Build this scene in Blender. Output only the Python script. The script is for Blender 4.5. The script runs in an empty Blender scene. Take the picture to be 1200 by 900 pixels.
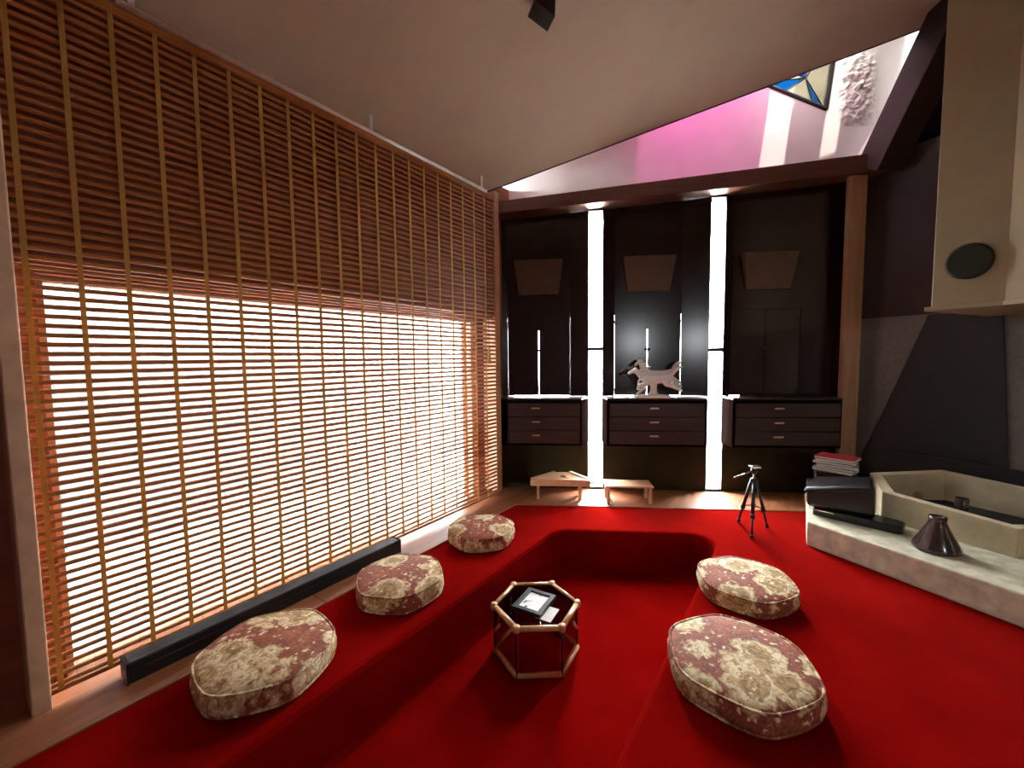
import bpy, bmesh, math, random
from math import sin, cos, pi, radians, sqrt, atan2
from mathutils import Vector, Matrix
from mathutils.geometry import tessellate_polygon
from mathutils import noise as mnoise

random.seed(7)
scene = bpy.context.scene
COL = scene.collection
TH = radians(35.5)                      # compass direction of the blind wall; the house is hexagonal
FRAME = {'L': pi/2 - TH, 'B': pi/2 - TH - pi/3, 'R': pi/2 - TH - 2*pi/3, 'W': 0.0}

# ------------------------------------------------------------------ camera, sky, exposure
cam_d = bpy.data.cameras.new('camera'); cam = bpy.data.objects.new('camera', cam_d); COL.objects.link(cam)
cam_d.sensor_width = 36.0; cam_d.lens = 36.0*480/1200; cam_d.clip_start = 0.02; cam_d.clip_end = 200
PITCH, ROLL = radians(3.7), radians(-0.6)
f = Vector((0, cos(PITCH), -sin(PITCH))); u0 = Vector((0, sin(PITCH), cos(PITCH))); r0 = Vector((1, 0, 0))
rr = r0*cos(ROLL) + u0*sin(ROLL); uu = u0*cos(ROLL) - r0*sin(ROLL)
cam.matrix_world = Matrix(((rr.x, uu.x, -f.x, 0), (rr.y, uu.y, -f.y, 0), (rr.z, uu.z, -f.z, 1.5), (0, 0, 0, 1)))
scene.camera = cam
world = bpy.data.worlds.new('overcast_sky'); scene.world = world; world.use_nodes = True
bg = world.node_tree.nodes['Background']; bg.inputs[0].default_value = (0.93, 0.97, 1.0, 1); bg.inputs[1].default_value = 150.0
sun_d = bpy.data.lights.new('sun', 'SUN'); sun_d.energy = 85.0; sun_d.angle = radians(1.2); sun_d.color = (1.0, 0.97, 0.93); sun = bpy.data.objects.new('sun', sun_d); COL.objects.link(sun)
sun.rotation_euler = Vector((-0.10*cos(FRAME['B'])-0.45*sin(FRAME['B']), -0.10*sin(FRAME['B'])+0.45*cos(FRAME['B']), -0.90)).to_track_quat('-Z', 'Y').to_euler()
vs = scene.view_settings; vs.view_transform = 'Standard'; vs.look = 'None'; vs.gamma = 1.0; vs.use_curve_mapping = False
vs.exposure = -0.12
scene.cycles.max_bounces = 10; scene.cycles.diffuse_bounces = 6; scene.cycles.transparent_max_bounces = 12
scene.cycles.sample_clamp_indirect = 20.0

# ------------------------------------------------------------------ helpers
def fw(fr, a, y, z=0.0):
    t = FRAME[fr]; return Vector((a*cos(t) - y*sin(t), a*sin(t) + y*cos(t), z))
MAT = {}
def nodes_of(name):
    m = bpy.data.materials.new(name); m.use_nodes = True; MAT[name] = m
    nt = m.node_tree; return m, nt, nt.nodes['Principled BSDF']
def N(nt, kind, **kw):
    n = nt.nodes.new(kind)
    for k, v in kw.items():
        if k in n.inputs: n.inputs[k].default_value = v
        else: setattr(n, k, v)
    return n
def ramp(nt, fac, stops):
    r = nt.nodes.new('ShaderNodeValToRGB'); e = r.color_ramp.elements
    while len(e) > 1: e.remove(e[-1])
    e[0].position = stops[0][0]; e[0].color = (*stops[0][1], 1)
    for p, c in stops[1:]:
        x = e.new(p); x.color = (*c, 1)
    nt.links.new(fac, r.inputs[0]); return r
def coords(nt, scale=(1, 1, 1)):
    tc = nt.nodes.new('ShaderNodeTexCoord'); mp = nt.nodes.new('ShaderNodeMapping'); mp.inputs['Scale'].default_value = scale
    nt.links.new(tc.outputs['Object'], mp.inputs['Vector']); return mp.outputs['Vector']
def bump(nt, b, h, strength, dist=0.01):
    bn = N(nt, 'ShaderNodeBump', Strength=strength, Distance=dist); nt.links.new(h, bn.inputs['Height']); nt.links.new(bn.outputs[0], b.inputs['Normal'])
def plain(name, col, rough=0.5, metal=0.0, var=0.12, scale=9.0, bmp=0.0, coat=0.0, spec=0.5):
    m, nt, b = nodes_of(name); v = coords(nt)
    n = N(nt, 'ShaderNodeTexNoise', Scale=scale, Detail=4.0); nt.links.new(v, n.inputs['Vector'])
    lo = tuple(c*(1-var) for c in col); hi = tuple(min(1, c*(1+var)) for c in col)
    r = ramp(nt, n.outputs['Fac'], [(0.3, lo), (0.7, hi)]); nt.links.new(r.outputs[0], b.inputs['Base Color'])
    b.inputs['Roughness'].default_value = rough; b.inputs['Metallic'].default_value = metal
    b.inputs['Coat Weight'].default_value = coat; b.inputs['Specular IOR Level'].default_value = spec
    if bmp: bump(nt, b, n.outputs['Fac'], bmp)
    return m
def wood(name, dark, light, rough=0.35, stretch=(1.2, 14, 14), bmp=0.05, coat=0.0):
    m, nt, b = nodes_of(name); v = coords(nt, stretch)
    n = N(nt, 'ShaderNodeTexNoise', Scale=2.2, Detail=6.0, Distortion=0.8); nt.links.new(v, n.inputs['Vector'])
    r = ramp(nt, n.outputs['Fac'], [(0.28, dark), (0.72, light)]); nt.links.new(r.outputs[0], b.inputs['Base Color'])
    b.inputs['Roughness'].default_value = rough; b.inputs['Coat Weight'].default_value = coat
    if bmp: bump(nt, b, n.outputs['Fac'], bmp)
    return m
def pane(name, tint, gloss=0.06):
    m = bpy.data.materials.new(name); m.use_nodes = True; MAT[name] = m; nt = m.node_tree; nt.nodes.clear()
    out = nt.nodes.new('ShaderNodeOutputMaterial'); tr = nt.nodes.new('ShaderNodeBsdfTransparent'); gl = nt.nodes.new('ShaderNodeBsdfGlossy')
    mix = nt.nodes.new('ShaderNodeMixShader'); lwt = N(nt, 'ShaderNodeLayerWeight', Blend=0.5); pw = N(nt, 'ShaderNodeMath', operation='POWER'); pw.inputs[1].default_value = 5.0; nt.links.new(lwt.outputs['Facing'], pw.inputs[0]); fr = N(nt, 'ShaderNodeMath', operation='MULTIPLY_ADD'); fr.inputs[1].default_value = 0.45; fr.inputs[2].default_value = 0.035; nt.links.new(pw.outputs[0], fr.inputs[0])
    v = coords(nt); n = N(nt, 'ShaderNodeTexNoise', Scale=7.0); nt.links.new(v, n.inputs['Vector'])
    r = ramp(nt, n.outputs['Fac'], [(0.3, tuple(c*0.93 for c in tint)), (0.7, tint)]); nt.links.new(r.outputs[0], tr.inputs['Color'])
    gl.inputs['Roughness'].default_value = gloss
    nt.links.new(fr.outputs[0], mix.inputs[0]); nt.links.new(tr.outputs[0], mix.inputs[1]); nt.links.new(gl.outputs[0], mix.inputs[2])
    nt.links.new(mix.outputs[0], out.inputs[0]); return m

class MB:
    def __init__(s): s.v = []; s.f = []
    def add(s, vs_, fs):
        o = len(s.v); s.v += [tuple(x) for x in vs_]; s.f += [tuple(i+o for i in q) for q in fs]; return s
    def box(s, x0, x1, y0, y1, z0, z1):
        return s.add([(x0,y0,z0),(x1,y0,z0),(x1,y1,z0),(x0,y1,z0),(x0,y0,z1),(x1,y0,z1),(x1,y1,z1),(x0,y1,z1)],
                     [(0,3,2,1),(4,5,6,7),(0,1,5,4),(1,2,6,5),(2,3,7,6),(3,0,4,7)])
    def hexa(s, lo, hi):                 # four bottom points, four top points, counter-clockwise from above
        return s.add(list(lo)+list(hi), [(0,3,2,1),(4,5,6,7),(0,1,5,4),(1,2,6,5),(2,3,7,6),(3,0,4,7)])
    def prism(s, poly, z0, z1):
        n = len(poly)
        fz0 = z0 if callable(z0) else (lambda x, y: z0); fz1 = z1 if callable(z1) else (lambda x, y: z1)
        return s.add([(x, y, fz0(x, y)) for x, y in poly] + [(x, y, fz1(x, y)) for x, y in poly],
                     [tuple(range(n))[::-1], tuple(range(n, 2*n))] + [(i, (i+1) % n, n+(i+1) % n, n+i) for i in range(n)])
    def tube(s, pts, rad, n=10, closed=False, caps=True):
        pts = [Vector(p) for p in pts]; k = len(pts); o = len(s.v); rads = rad if isinstance(rad, (list, tuple)) else [rad]*k
        up = Vector((0, 0, 1))
        for i, p in enumerate(pts):
            a = pts[i-1] if (i or closed) else p; b = pts[(i+1) % k] if (i < k-1 or closed) else p
            d = (b-a).normalized(); ref = up if abs(d.z) < 0.95 else Vector((1, 0, 0))
            x = d.cross(ref).normalized(); y = x.cross(d).normalized()
            for j in range(n):
                t = 2*pi*j/n; s.v.append(tuple(p + x*cos(t)*rads[i] + y*sin(t)*rads[i]))
        for i in range(k if closed else k-1):
            for j in range(n):
                a, b = o+i*n, o+((i+1) % k)*n; s.f.append((a+j, a+(j+1) % n, b+(j+1) % n, b+j))
        if caps and not closed:
            s.f.append(tuple(range(o, o+n))[::-1]); s.f.append(tuple(range(o+(k-1)*n, o+k*n)))
        return s
    def lathe(s, prof, n=24, c=(0, 0), rf=None):
        o = len(s.v); rf = rf or (lambda t: 1.0)
        for r, z in prof:
            for j in range(n):
                t = 2*pi*j/n; s.v.append((c[0]+r*rf(t)*cos(t), c[1]+r*rf(t)*sin(t), z))
        for i in range(len(prof)-1):
            for j in range(n):
                a = o+i*n; s.f.append((a+j, a+(j+1) % n, a+n+(j+1) % n, a+n+j))
        s.f.append(tuple(range(o, o+n))[::-1]); s.f.append(tuple(range(o+(len(prof)-1)*n, o+len(prof)*n)))
        return s
    def build(s, name, mat, parent=None, smooth=False, bevel=0.0, frame=None, rot=None, loc=None, subsurf=0):
        me = bpy.data.meshes.new(name); me.from_pydata(s.v, [], s.f); me.update()
        bm = bmesh.new(); bm.from_mesh(me); bmesh.ops.recalc_face_normals(bm, faces=bm.faces); bm.to_mesh(me); bm.free()
        me.materials.append(MAT[mat])
        if smooth:
            for p in me.polygons: p.use_smooth = True
        o = bpy.data.objects.new(name, me); COL.objects.link(o)
        if parent: o.parent = parent
        if frame: o.rotation_euler.z = FRAME[frame]
        if rot: o.rotation_euler = rot
        if loc: o.location = loc
        if bevel:
            b = o.modifiers.new('edge', 'BEVEL'); b.width = bevel; b.segments = 2; b.limit_method = 'ANGLE'
        if subsurf:
            b = o.modifiers.new('sub', 'SUBSURF'); b.levels = subsurf; b.render_levels = subsurf
        return o
def struct(o): o['kind'] = 'structure'; return o
def tag(o, label, cat, group=None):
    o['label'] = label; o['category'] = cat
    if group: o['group'] = group
    return o
def thing(name, label, cat, loc, rz=0.0, group=None):
    o = bpy.data.objects.new(name, None); COL.objects.link(o); o.empty_display_size = 0.1
    o.location = loc; o.rotation_euler.z = rz
    return tag(o, label, cat, group)
def sgroup(name, frame=None):
    o = bpy.data.objects.new(name, None); COL.objects.link(o)
    if frame: o.rotation_euler.z = FRAME[frame]
    return struct(o)
def part(name, src_mesh, parent, loc=(0, 0, 0), rot=(0, 0, 0)):
    o = bpy.data.objects.new(name, src_mesh); COL.objects.link(o); o.parent = parent; o.location = loc; o.rotation_euler = rot; return o

# ------------------------------------------------------------------ materials
wood('cabinet_wood', (0.010, 0.0045, 0.004), (0.020, 0.0075, 0.006), 0.20, (3, 3, 0.6), 0.01)
wood('drawer_wood', (0.022, 0.008, 0.006), (0.042, 0.015, 0.010), 0.34, (0.8, 4, 8), 0.02)
plain('case_wood', (0.007, 0.0035, 0.003), 0.95, spec=0.0)
plain('base_panel_felt', (0.030, 0.024, 0.012), 0.9, bmp=0.1, scale=60, spec=0.05)
wood('reflection_wood', (0.060, 0.030, 0.012), (0.105, 0.052, 0.020), 0.6, (2, 2, 2), 0.0)  # lighter brown that paints a reflection on the cabinet fronts
wood('beam_wood', (0.085, 0.030, 0.018), (0.15, 0.055, 0.032), 0.42, (0.7, 8, 8), 0.08)
wood('post_wood', (0.30, 0.165, 0.085), (0.44, 0.26, 0.14), 0.5, (8, 8, 0.7), 0.06)
wood('floor_wood', (0.25, 0.085, 0.032), (0.40, 0.155, 0.065), 0.5, (0.9, 11, 11), 0.03, 0.0)
wood('slat_wood', (0.28, 0.088, 0.015), (0.48, 0.170, 0.036), 0.42, (0.7, 20, 40), 0.0)
plain('tape_cloth', (0.58, 0.32, 0.08), 0.85, scale=160, var=0.3)
def see_through(name, col, amt):
    nt = MAT[name].node_tree; out = nt.nodes['Material Output']; b = nt.nodes['Principled BSDF']
    tr = N(nt, 'ShaderNodeBsdfTranslucent', Color=(*col, 1)); mx = N(nt, 'ShaderNodeMixShader'); mx.inputs[0].default_value = amt
    nt.links.new(b.outputs[0], mx.inputs[1]); nt.links.new(tr.outputs[0], mx.inputs[2]); nt.links.new(mx.outputs[0], out.inputs[0])
see_through('tape_cloth', (0.70, 0.40, 0.11), 0.45)
plain('cord_string', (0.20, 0.12, 0.07), 0.9)
plain('trim_wood', (0.58, 0.36, 0.22), 0.55, scale=14)
plain('rail_metal', (0.85, 0.82, 0.78), 0.35, 0.35)
plain('ceiling_paint', (0.50, 0.405, 0.30), 0.9, scale=3, var=0.05)
plain('dark_wall', (0.030, 0.013, 0.010), 0.6, scale=4)
wood('lining_wood', (0.20, 0.040, 0.010), (0.30, 0.070, 0.018), 0.6, (0.8, 6, 6), 0.03)
plain('rear_wall', (0.10, 0.065, 0.045), 0.8, scale=3)
plain('grey_plaster', (0.16, 0.14, 0.12), 0.9, scale=30, bmp=0.3)
plain('stone_panel', (0.22, 0.21, 0.22), 0.7, scale=60, var=0.3, bmp=0.5)
plain('black_board', (0.006, 0.004, 0.004), 0.95, spec=0.0)
plain('black_steel', (0.012, 0.008, 0.008), 0.6)
plain('black_plastic', (0.012, 0.013, 0.014), 0.38)
plain('black_leather', (0.010, 0.009, 0.010), 0.30, bmp=0.25, scale=120, spec=0.6)
plain('hood_plaster', (0.29, 0.215, 0.120), 0.85, scale=5, var=0.08, bmp=0.15)
plain('disc_bronze', (0.020, 0.020, 0.009), 0.75, 0.0, spec=0.2)
plain('hearth_stone', (0.62, 0.58, 0.42), 0.75, scale=12, var=0.25, bmp=0.4)
plain('basin_stone', (0.56, 0.47, 0.30), 0.8, scale=9, var=0.15, bmp=0.2)
plain('soot', (0.02, 0.018, 0.015), 0.95)
plain('porcelain', (0.96, 0.94, 0.91), 0.25, var=0.03, coat=0.4)
plain('chrome', (0.8, 0.78, 0.76), 0.2, 1.0, var=0.02)
plain('brass', (0.75, 0.55, 0.40), 0.28, 1.0, var=0.05)
plain('vase_glaze', (0.055, 0.030, 0.022), 0.22, scale=14, var=0.4, coat=0.5)
plain('paper', (0.80, 0.76, 0.68), 0.8, var=0.06, scale=40)
plain('red_cover', (0.30, 0.008, 0.010), 0.45)
plain('cream_cover', (0.55, 0.48, 0.38), 0.5)
plain('grey_cloth', (0.20, 0.19, 0.19), 0.9, scale=8, var=0.3)
wood('bamboo', (0.55, 0.29, 0.11), (0.82, 0.52, 0.26), 0.3, (6, 6, 6), 0.03, 0.4)
wood('bench_wood', (0.55, 0.31, 0.17), (0.74, 0.46, 0.27), 0.45, (0.9, 9, 9), 0.03)
wood('zither_wood', (0.58, 0.31, 0.16), (0.78, 0.47, 0.27), 0.4, (9, 1, 9), 0.02)
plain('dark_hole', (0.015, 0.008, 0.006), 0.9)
plain('light_block_render', (0.14, 0.137, 0.134), 0.95, scale=2)  # for the added overhang and outside wall that cut the window's daylight
plain('added_terrace_slab', (0.38, 0.37, 0.36), 0.9, scale=2)
plain('ground_gravel', (0.48, 0.46, 0.43), 0.95, scale=5, var=0.2)
plain('gable_plaster', (0.78, 0.72, 0.68), 0.85, scale=4, var=0.04)
plain('rough_plaster', (0.66, 0.62, 0.60), 0.4, scale=13, var=0.10, bmp=1.0)
plain('lead', (0.02, 0.018, 0.018), 0.5, 0.4)
pane('clear_glass', (0.96, 0.97, 0.97), 0.02)
pane('smoked_glass', (0.42, 0.22, 0.22), 0.03)
pane('side_glass', (0.70, 0.55, 0.53), 0.03)
pane('pink_glass', (0.1661, 0.0745, 0.1336), 0.05)
pane('rose_glass', (0.0486, 0.0275, 0.0267), 0.05)
pane('bright_glass', (0.313, 0.3055, 0.2981), 0.05)
pane('grey_glass', (0.0336, 0.027, 0.027), 0.05)
pane('blue_glass', (0.004, 0.0399, 0.0744), 0.05)
pane('cream_glass', (0.0941, 0.0906, 0.0752), 0.05)
pane('violet_glass', (0.0564, 0.0531, 0.0863), 0.05)

def mat_carpet():
    m, nt, b = nodes_of('red_carpet'); v = coords(nt)
    n = N(nt, 'ShaderNodeTexNoise', Scale=2.6, Detail=5.0); nt.links.new(v, n.inputs['Vector'])
    n2 = N(nt, 'ShaderNodeTexNoise', Scale=420.0, Detail=2.0); nt.links.new(v, n2.inputs['Vector'])
    r = ramp(nt, n.outputs['Fac'], [(0.3, (0.20, 0.0012, 0.0008)), (0.7, (0.275, 0.0026, 0.0018))]); nt.links.new(r.outputs[0], b.inputs['Base Color'])
    b.inputs['Roughness'].default_value = 0.95; b.inputs['Specular IOR Level'].default_value = 0.0
    b.inputs['Sheen Weight'].default_value = 0.036; b.inputs['Sheen Roughness'].default_value = 0.4; b.inputs['Sheen Tint'].default_value = (1.0, 0.45, 0.35, 1)
    bump(nt, b, n2.outputs['Fac'], 0.35, 0.004)
mat_carpet()
def mat_tapestry():
    m, nt, b = nodes_of('tapestry'); tc = nt.nodes.new('ShaderNodeTexCoord'); oi = nt.nodes.new('ShaderNodeObjectInfo')
    va = N(nt, 'ShaderNodeVectorMath', operation='SCALE'); nt.links.new(oi.outputs['Location'], va.inputs[0]); va.inputs['Scale'].default_value = 3.7
    ad = N(nt, 'ShaderNodeVectorMath', operation='ADD'); nt.links.new(tc.outputs['Object'], ad.inputs[0]); nt.links.new(va.outputs[0], ad.inputs[1])
    nz = N(nt, 'ShaderNodeTexNoise', Scale=17.0, Detail=6.0); nt.links.new(ad.outputs[0], nz.inputs['Vector'])
    sc = N(nt, 'ShaderNodeVectorMath', operation='SCALE'); nt.links.new(nz.outputs['Color'], sc.inputs[0]); sc.inputs['Scale'].default_value = 0.13
    ad2 = N(nt, 'ShaderNodeVectorMath', operation='ADD'); nt.links.new(ad.outputs[0], ad2.inputs[0]); nt.links.new(sc.outputs[0], ad2.inputs[1])
    vo = N(nt, 'ShaderNodeTexVoronoi', Scale=5.0); nt.links.new(ad2.outputs[0], vo.inputs['Vector'])
    rose = ramp(nt, vo.outputs['Distance'], [(0.0, (0.30, 0.16, 0.05)), (0.12, (0.60, 0.40, 0.17)), (0.22, (0.34, 0.19, 0.065)), (0.30, (0.66, 0.46, 0.22)), (0.36, (0.50, 0.30, 0.12)), (0.40, (0.88, 0.74, 0.48)), (0.52, (0.72, 0.52, 0.28)), (0.58, (0.30, 0.070, 0.030)), (0.85, (0.44, 0.13, 0.060))])
    fl = N(nt, 'ShaderNodeTexNoise', Scale=46.0, Detail=4.0); nt.links.new(ad2.outputs[0], fl.inputs['Vector'])
    fr_ = ramp(nt, fl.outputs['Fac'], [(0.40, (0.42, 0.30, 0.20)), (0.56, (1, 1, 1)), (0.66, (1.0, 0.95, 0.85))])
    mx = N(nt, 'ShaderNodeMix', data_type='RGBA', blend_type='MULTIPLY'); mx.inputs['Factor'].default_value = 0.7
    nt.links.new(rose.outputs[0], mx.inputs[6]); nt.links.new(fr_.outputs[0], mx.inputs[7])
    f2 = N(nt, 'ShaderNodeTexNoise', Scale=30.0, Detail=4.0); nt.links.new(ad.outputs[0], f2.inputs['Vector'])
    k2 = ramp(nt, f2.outputs['Fac'], [(0.60, (0, 0, 0)), (0.66, (1, 1, 1))])
    mx2 = N(nt, 'ShaderNodeMix', data_type='RGBA'); nt.links.new(k2.outputs[0], mx2.inputs['Factor']); nt.links.new(mx.outputs[2], mx2.inputs[6]); mx2.inputs[7].default_value = (0.84, 0.70, 0.43, 1)
    nt.links.new(mx2.outputs[2], b.inputs['Base Color']); b.inputs['Roughness'].default_value = 0.8
    bump(nt, b, fl.outputs['Fac'], 0.3, 0.004)
mat_tapestry()
def mat_print():
    m, nt, b = nodes_of('ink_print'); v = coords(nt, (1, 1, 1))
    n = N(nt, 'ShaderNodeTexNoise', Scale=26.0, Detail=3.0); nt.links.new(v, n.inputs['Vector'])
    r = ramp(nt, n.outputs['Fac'], [(0.33, (0.03, 0.03, 0.03)), (0.41, (0.95, 0.94, 0.92))]); nt.links.new(r.outputs[0], b.inputs['Base Color']); b.inputs['Roughness'].default_value = 0.4
mat_print()

# ------------------------------------------------------------------ the setting
CEIL = lambda p: 3.15 + 0.36*(p.x*cos(TH) - p.y*sin(TH) + 2.62)
def ceil_z(fr, a, y): return CEIL(fw(fr, a, y))
struct(MB().box(-40, 40, -40, 40, -0.75, -0.6).build('ground', 'ground_gravel'))
struct(MB().box(-3, 9, 3.02, 4.7, -0.6, -0.06).build('added_terrace', 'added_terrace_slab', frame='L'))  # pale slab added outside to bounce daylight up through the window
struct(MB().box(-3, 4.2, 3.02, 4.40, 2.35, 2.45).build('added_eaves', 'light_block_render', frame='L'))  # unseen overhang added to keep steep sky light off the floor
struct(MB().box(-4, 5.2, 4.7, 4.9, -0.6, 2.7).build('wall_light_block', 'light_block_render', frame='L'))  # wall added close outside the blind to weaken light from that side

# pit outline in the blind-wall frame: two long sides parallel to the blind, far end parallel to the cabinets
PIT_R, PIT_L, PIT_D = 0.53, 1.72, 0.36
def back_line(y, d):        # a where distance to cabinets frame = d, in frame L
    # y_B = a*cos(60-90..): solved from the two frames
    n = Vector((-sin(FRAME['B']), cos(FRAME['B']))); al = Vector((cos(FRAME['L']), sin(FRAME['L']))); yl = Vector((-sin(FRAME['L']), cos(FRAME['L'])))
    return (d - y*yl.dot(n))/al.dot(n)
corner = [(-0.9, PIT_R), (back_line(PIT_R, 3.50), PIT_R), (back_line(PIT_L, 3.50), PIT_L), (-0.9, PIT_L)]
def rounded(poly, rads, seg=7):
    out = []; n = len(poly)
    for i in range(n):
        p = Vector(poly[i]); a = (Vector(poly[i-1])-p).normalized(); b = (Vector(poly[(i+1) % n])-p).normalized(); r = rads[i]
        ang = a.angle(b); d = r/math.tan(ang/2); c = p + (a+b).normalized()*(r/sin(ang/2))
        t0 = p+a*d-c; t1 = p+b*d-c; a0 = atan2(t0.y, t0.x); da = atan2(t1.y, t1.x)-a0
        while da > pi: da -= 2*pi
        while da < -pi: da += 2*pi
        for k in range(seg+1): out.append((c.x+r*cos(a0+da*k/seg), c.y+r*sin(a0+da*k/seg)))
    return out
pit = rounded(corner, [0.12, 0.16, 0.22, 0.12])
def offset(poly, d):
    out = []; n = len(poly)
    for i in range(n):
        a = Vector(poly[i-1]); p = Vector(poly[i]); b = Vector(poly[(i+1) % n]); t = (b-a).normalized(); out.append((p.x+t.y*d, p.y-t.x*d))
    return out
area = sum(pit[i-1][0]*pit[i][1]-pit[i][0]*pit[i-1][1] for i in range(len(pit)))
SG = 1 if area > 0 else -1
def L2(a, y): return (a, y)
def toL(fr, a, y):
    w = fw(fr, a, y); t = -FRAME['L']; return (w.x*cos(t)-w.y*sin(t), w.x*sin(t)+w.y*cos(t))
outer = [toL('L', -1.6, 2.35), (back_line(2.35, 4.07), 2.35), toL('B', 3.2, 4.07), toL('R', -2.3, 5.1), toL('R', 2.0, 5.1), toL('W', 3.2, -3.2), toL('W', -2.6, -2.6)]
def carpet():
    loops = [(offset(pit, SG*0.030), 0.0), (offset(pit, SG*0.010), -0.007), (offset(pit, SG*0.0), -0.030), (offset(pit, -SG*0.004), -PIT_D+0.03), (offset(pit, -SG*0.03), -PIT_D)]
    mb = MB(); n = len(pit)
    mb.v += [(*p, 0.0) for p in outer]; base = len(outer)
    for lp, z in loops: mb.v += [(*p, z) for p in lp]
    tri = tessellate_polygon([[Vector((*p, 0)) for p in outer], [Vector((*p, 0)) for p in loops[0][0]]])
    mb.f += [tuple(t) for t in tri]
    for k in range(len(loops)-1):
        for i in range(n):
            a = base+k*n; mb.f.append((a+i, a+(i+1) % n, a+n+(i+1) % n, a+n+i))
    mb.f.append(tuple(range(base+(len(loops)-1)*n, base+len(loops)*n)))
    return struct(mb.build('floor', 'red_carpet', frame='L'))
floor = carpet()
# boards of the hardwood border (children of the floor; the floor's own frame is the blind wall's)
MB().hexa([(-1.6, 2.35, -.03), (1.30, 2.35, -.03), (1.30, 2.95, -.03), (-1.6, 2.95, -.03)], [(-1.6, 2.35, .008), (1.30, 2.35, .008), (1.30, 2.95, .008), (-1.6, 2.95, .008)]).build('plank', 'floor_wood', floor, bevel=0.002)
def lpoly(pts, name):
    return MB().prism([toL(*p) for p in pts], -.03, .008).build(name, 'floor_wood', floor, bevel=0.002)
bl = back_line
MB().prism([(1.304, 2.35), (bl(2.35, 4.07), 2.35), (bl(2.95, 4.69), 2.95), (1.304, 2.95)], -.03, .008).build('plank', 'floor_wood', floor, bevel=0.002)
cLB = toL('B', 0, 4.07)
mit0 = (bl(2.354, 4.07)+.004, 2.354); mit1 = (bl(2.95, 4.69)+.004, 2.95)
MB().prism([mit0, toL('B', 0.62, 4.07), toL('B', 0.62, 4.72), mit1], -.03, .008).build('plank', 'floor_wood', floor, bevel=0.002)
MB().prism([toL('B', 0.624, 4.07), toL('B', 1.9, 4.07), toL('B', 1.9, 4.72), toL('B', 0.624, 4.72)], -.03, .008).build('plank', 'floor_wood', floor, bevel=0.002)
MB().prism([toL('B', 1.904, 4.07), toL('B', 3.3, 4.07), toL('B', 3.3, 4.72), toL('B', 1.904, 4.72)], -.03, .008).build('plank', 'floor_wood', floor, bevel=0.002)

# blind wall with its window opening
wl = MB()
wl.box(-2.0, 0.275, 2.80, 3.02, -0.6, 3.4); wl.box(0.275, 3.30, 2.80, 3.02, -0.6, -0.03); wl.box(0.275, 3.30, 2.80, 3.02, 1.90, 3.4); wl.box(3.30, 3.95, 2.80, 3.02, -0.6, 3.4)
struct(wl.build('wall_left', 'lining_wood', frame='L'))
win = sgroup('window_1', 'L')
fmb = MB().box(0.275, 3.30, 2.86, 2.92, 0.008, 0.022).box(0.275, 3.30, 2.86, 2.92, 1.87, 1.90)
for a in (0.275, 3.27): fmb.box(a, a+0.03, 2.86, 2.92, 0.008, 1.90)
fmb.build('window_frame', 'trim_wood', win)
for a in (0.305,): MB().box(a, 3.27, 2.885, 2.891, 0.022, 1.87).build('pane', 'clear_glass', win)
struct(MB().box(0.145, 0.205, 2.60, 2.80, 0.0, 3.25).build('trim_1', 'trim_wood', frame='L', bevel=0.006))
struct(MB().box(0.205, 3.40, 2.655, 2.68, 1.915, 3.12).build('trim_7', 'lining_wood', frame='L'))
struct(MB().box(3.40, 3.47, 2.62, 2.80, 0.07, 3.2).build('trim_3', 'trim_wood', frame='L', bevel=0.005))

BT = lambda a: 3.152+0.0785*(a+0.57); BBm = lambda a: 3.027+0.0653*(a+0.543)
# back wall: dark, with two slits of daylight and shuttered openings
SL = [(0.409, 0.568), (1.692, 1.846)]
DOORS = [(-0.470, 0.192), (0.717, 1.392), (1.95, 2.62)]
wb = MB(); Y0, Y1 = 4.70, 4.722; edges = [-1.0] + [v for s_ in SL for v in s_] + [3.6]
for i in range(3):
    a0, a1 = edges[2*i], edges[2*i+1]; d0, d1 = DOORS[i]
    e0, e1 = (a0 if i == 0 else d0-0.03), (a1 if i == 2 else d1+0.03)      # the slits widen towards the outside
    wb.box(e0, d0-0.012, Y0, Y1, -0.6, 3.10+.1*i); wb.box(d1+0.012, e1, Y0, Y1, -0.6, 3.10+.1*i)
    if i == 2: wb.box(d0+0.11, d1+0.012, Y0, Y1, 1.04, 1.97); wb.box(d0-0.012, d0+0.112, Y0, Y1, 1.075, 1.97)
    wb.box(d0-0.012, d1+0.012, Y0, Y1, -0.6, 1.045); wb.box(d0-0.012, d1+0.012, Y0, Y1, 1.96, 3.10+.1*i)
for (s0, s1), zt in zip(SL, (3.075, 3.158)): wb.box(s0-.1, s1+.1, Y0, Y1, zt+0.01, 3.24); wb.box(s0-.1, s1+.1, Y0, Y1, -0.6, 0.0)
struct(wb.build('wall_back', 'dark_wall', frame='B'))
for k, ((s0, s1), zt, zm) in enumerate(zip(SL, (3.075, 3.158), (1.585, 1.56))):
    w = sgroup('window_%d' % (k+2), 'B')
    fm = MB().box(s0, s1, 4.61, 4.66, 0.008, 0.035).box(s0, s1, 4.61, 4.66, zm-0.022, zm+0.022).box(s0, s1, 4.61, 4.75, zt, BBm(s0)+0.03)
    fm.box(s0-0.002, s0+0.004, 4.62, 4.66, 0.008, zt).box(s1-0.004, s1+0.002, 4.62, 4.66, 0.008, zt)
    fm.build('window_frame', 'black_steel', w)
    MB().box(s0+0.004, s1-0.004, 4.633, 4.638, 0.035, zm-0.022).build('pane', 'clear_glass', w)
    MB().box(s0+0.004, s1-0.004, 4.633, 4.638, zm+0.022, zt).build('pane', 'clear_glass', w)
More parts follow.
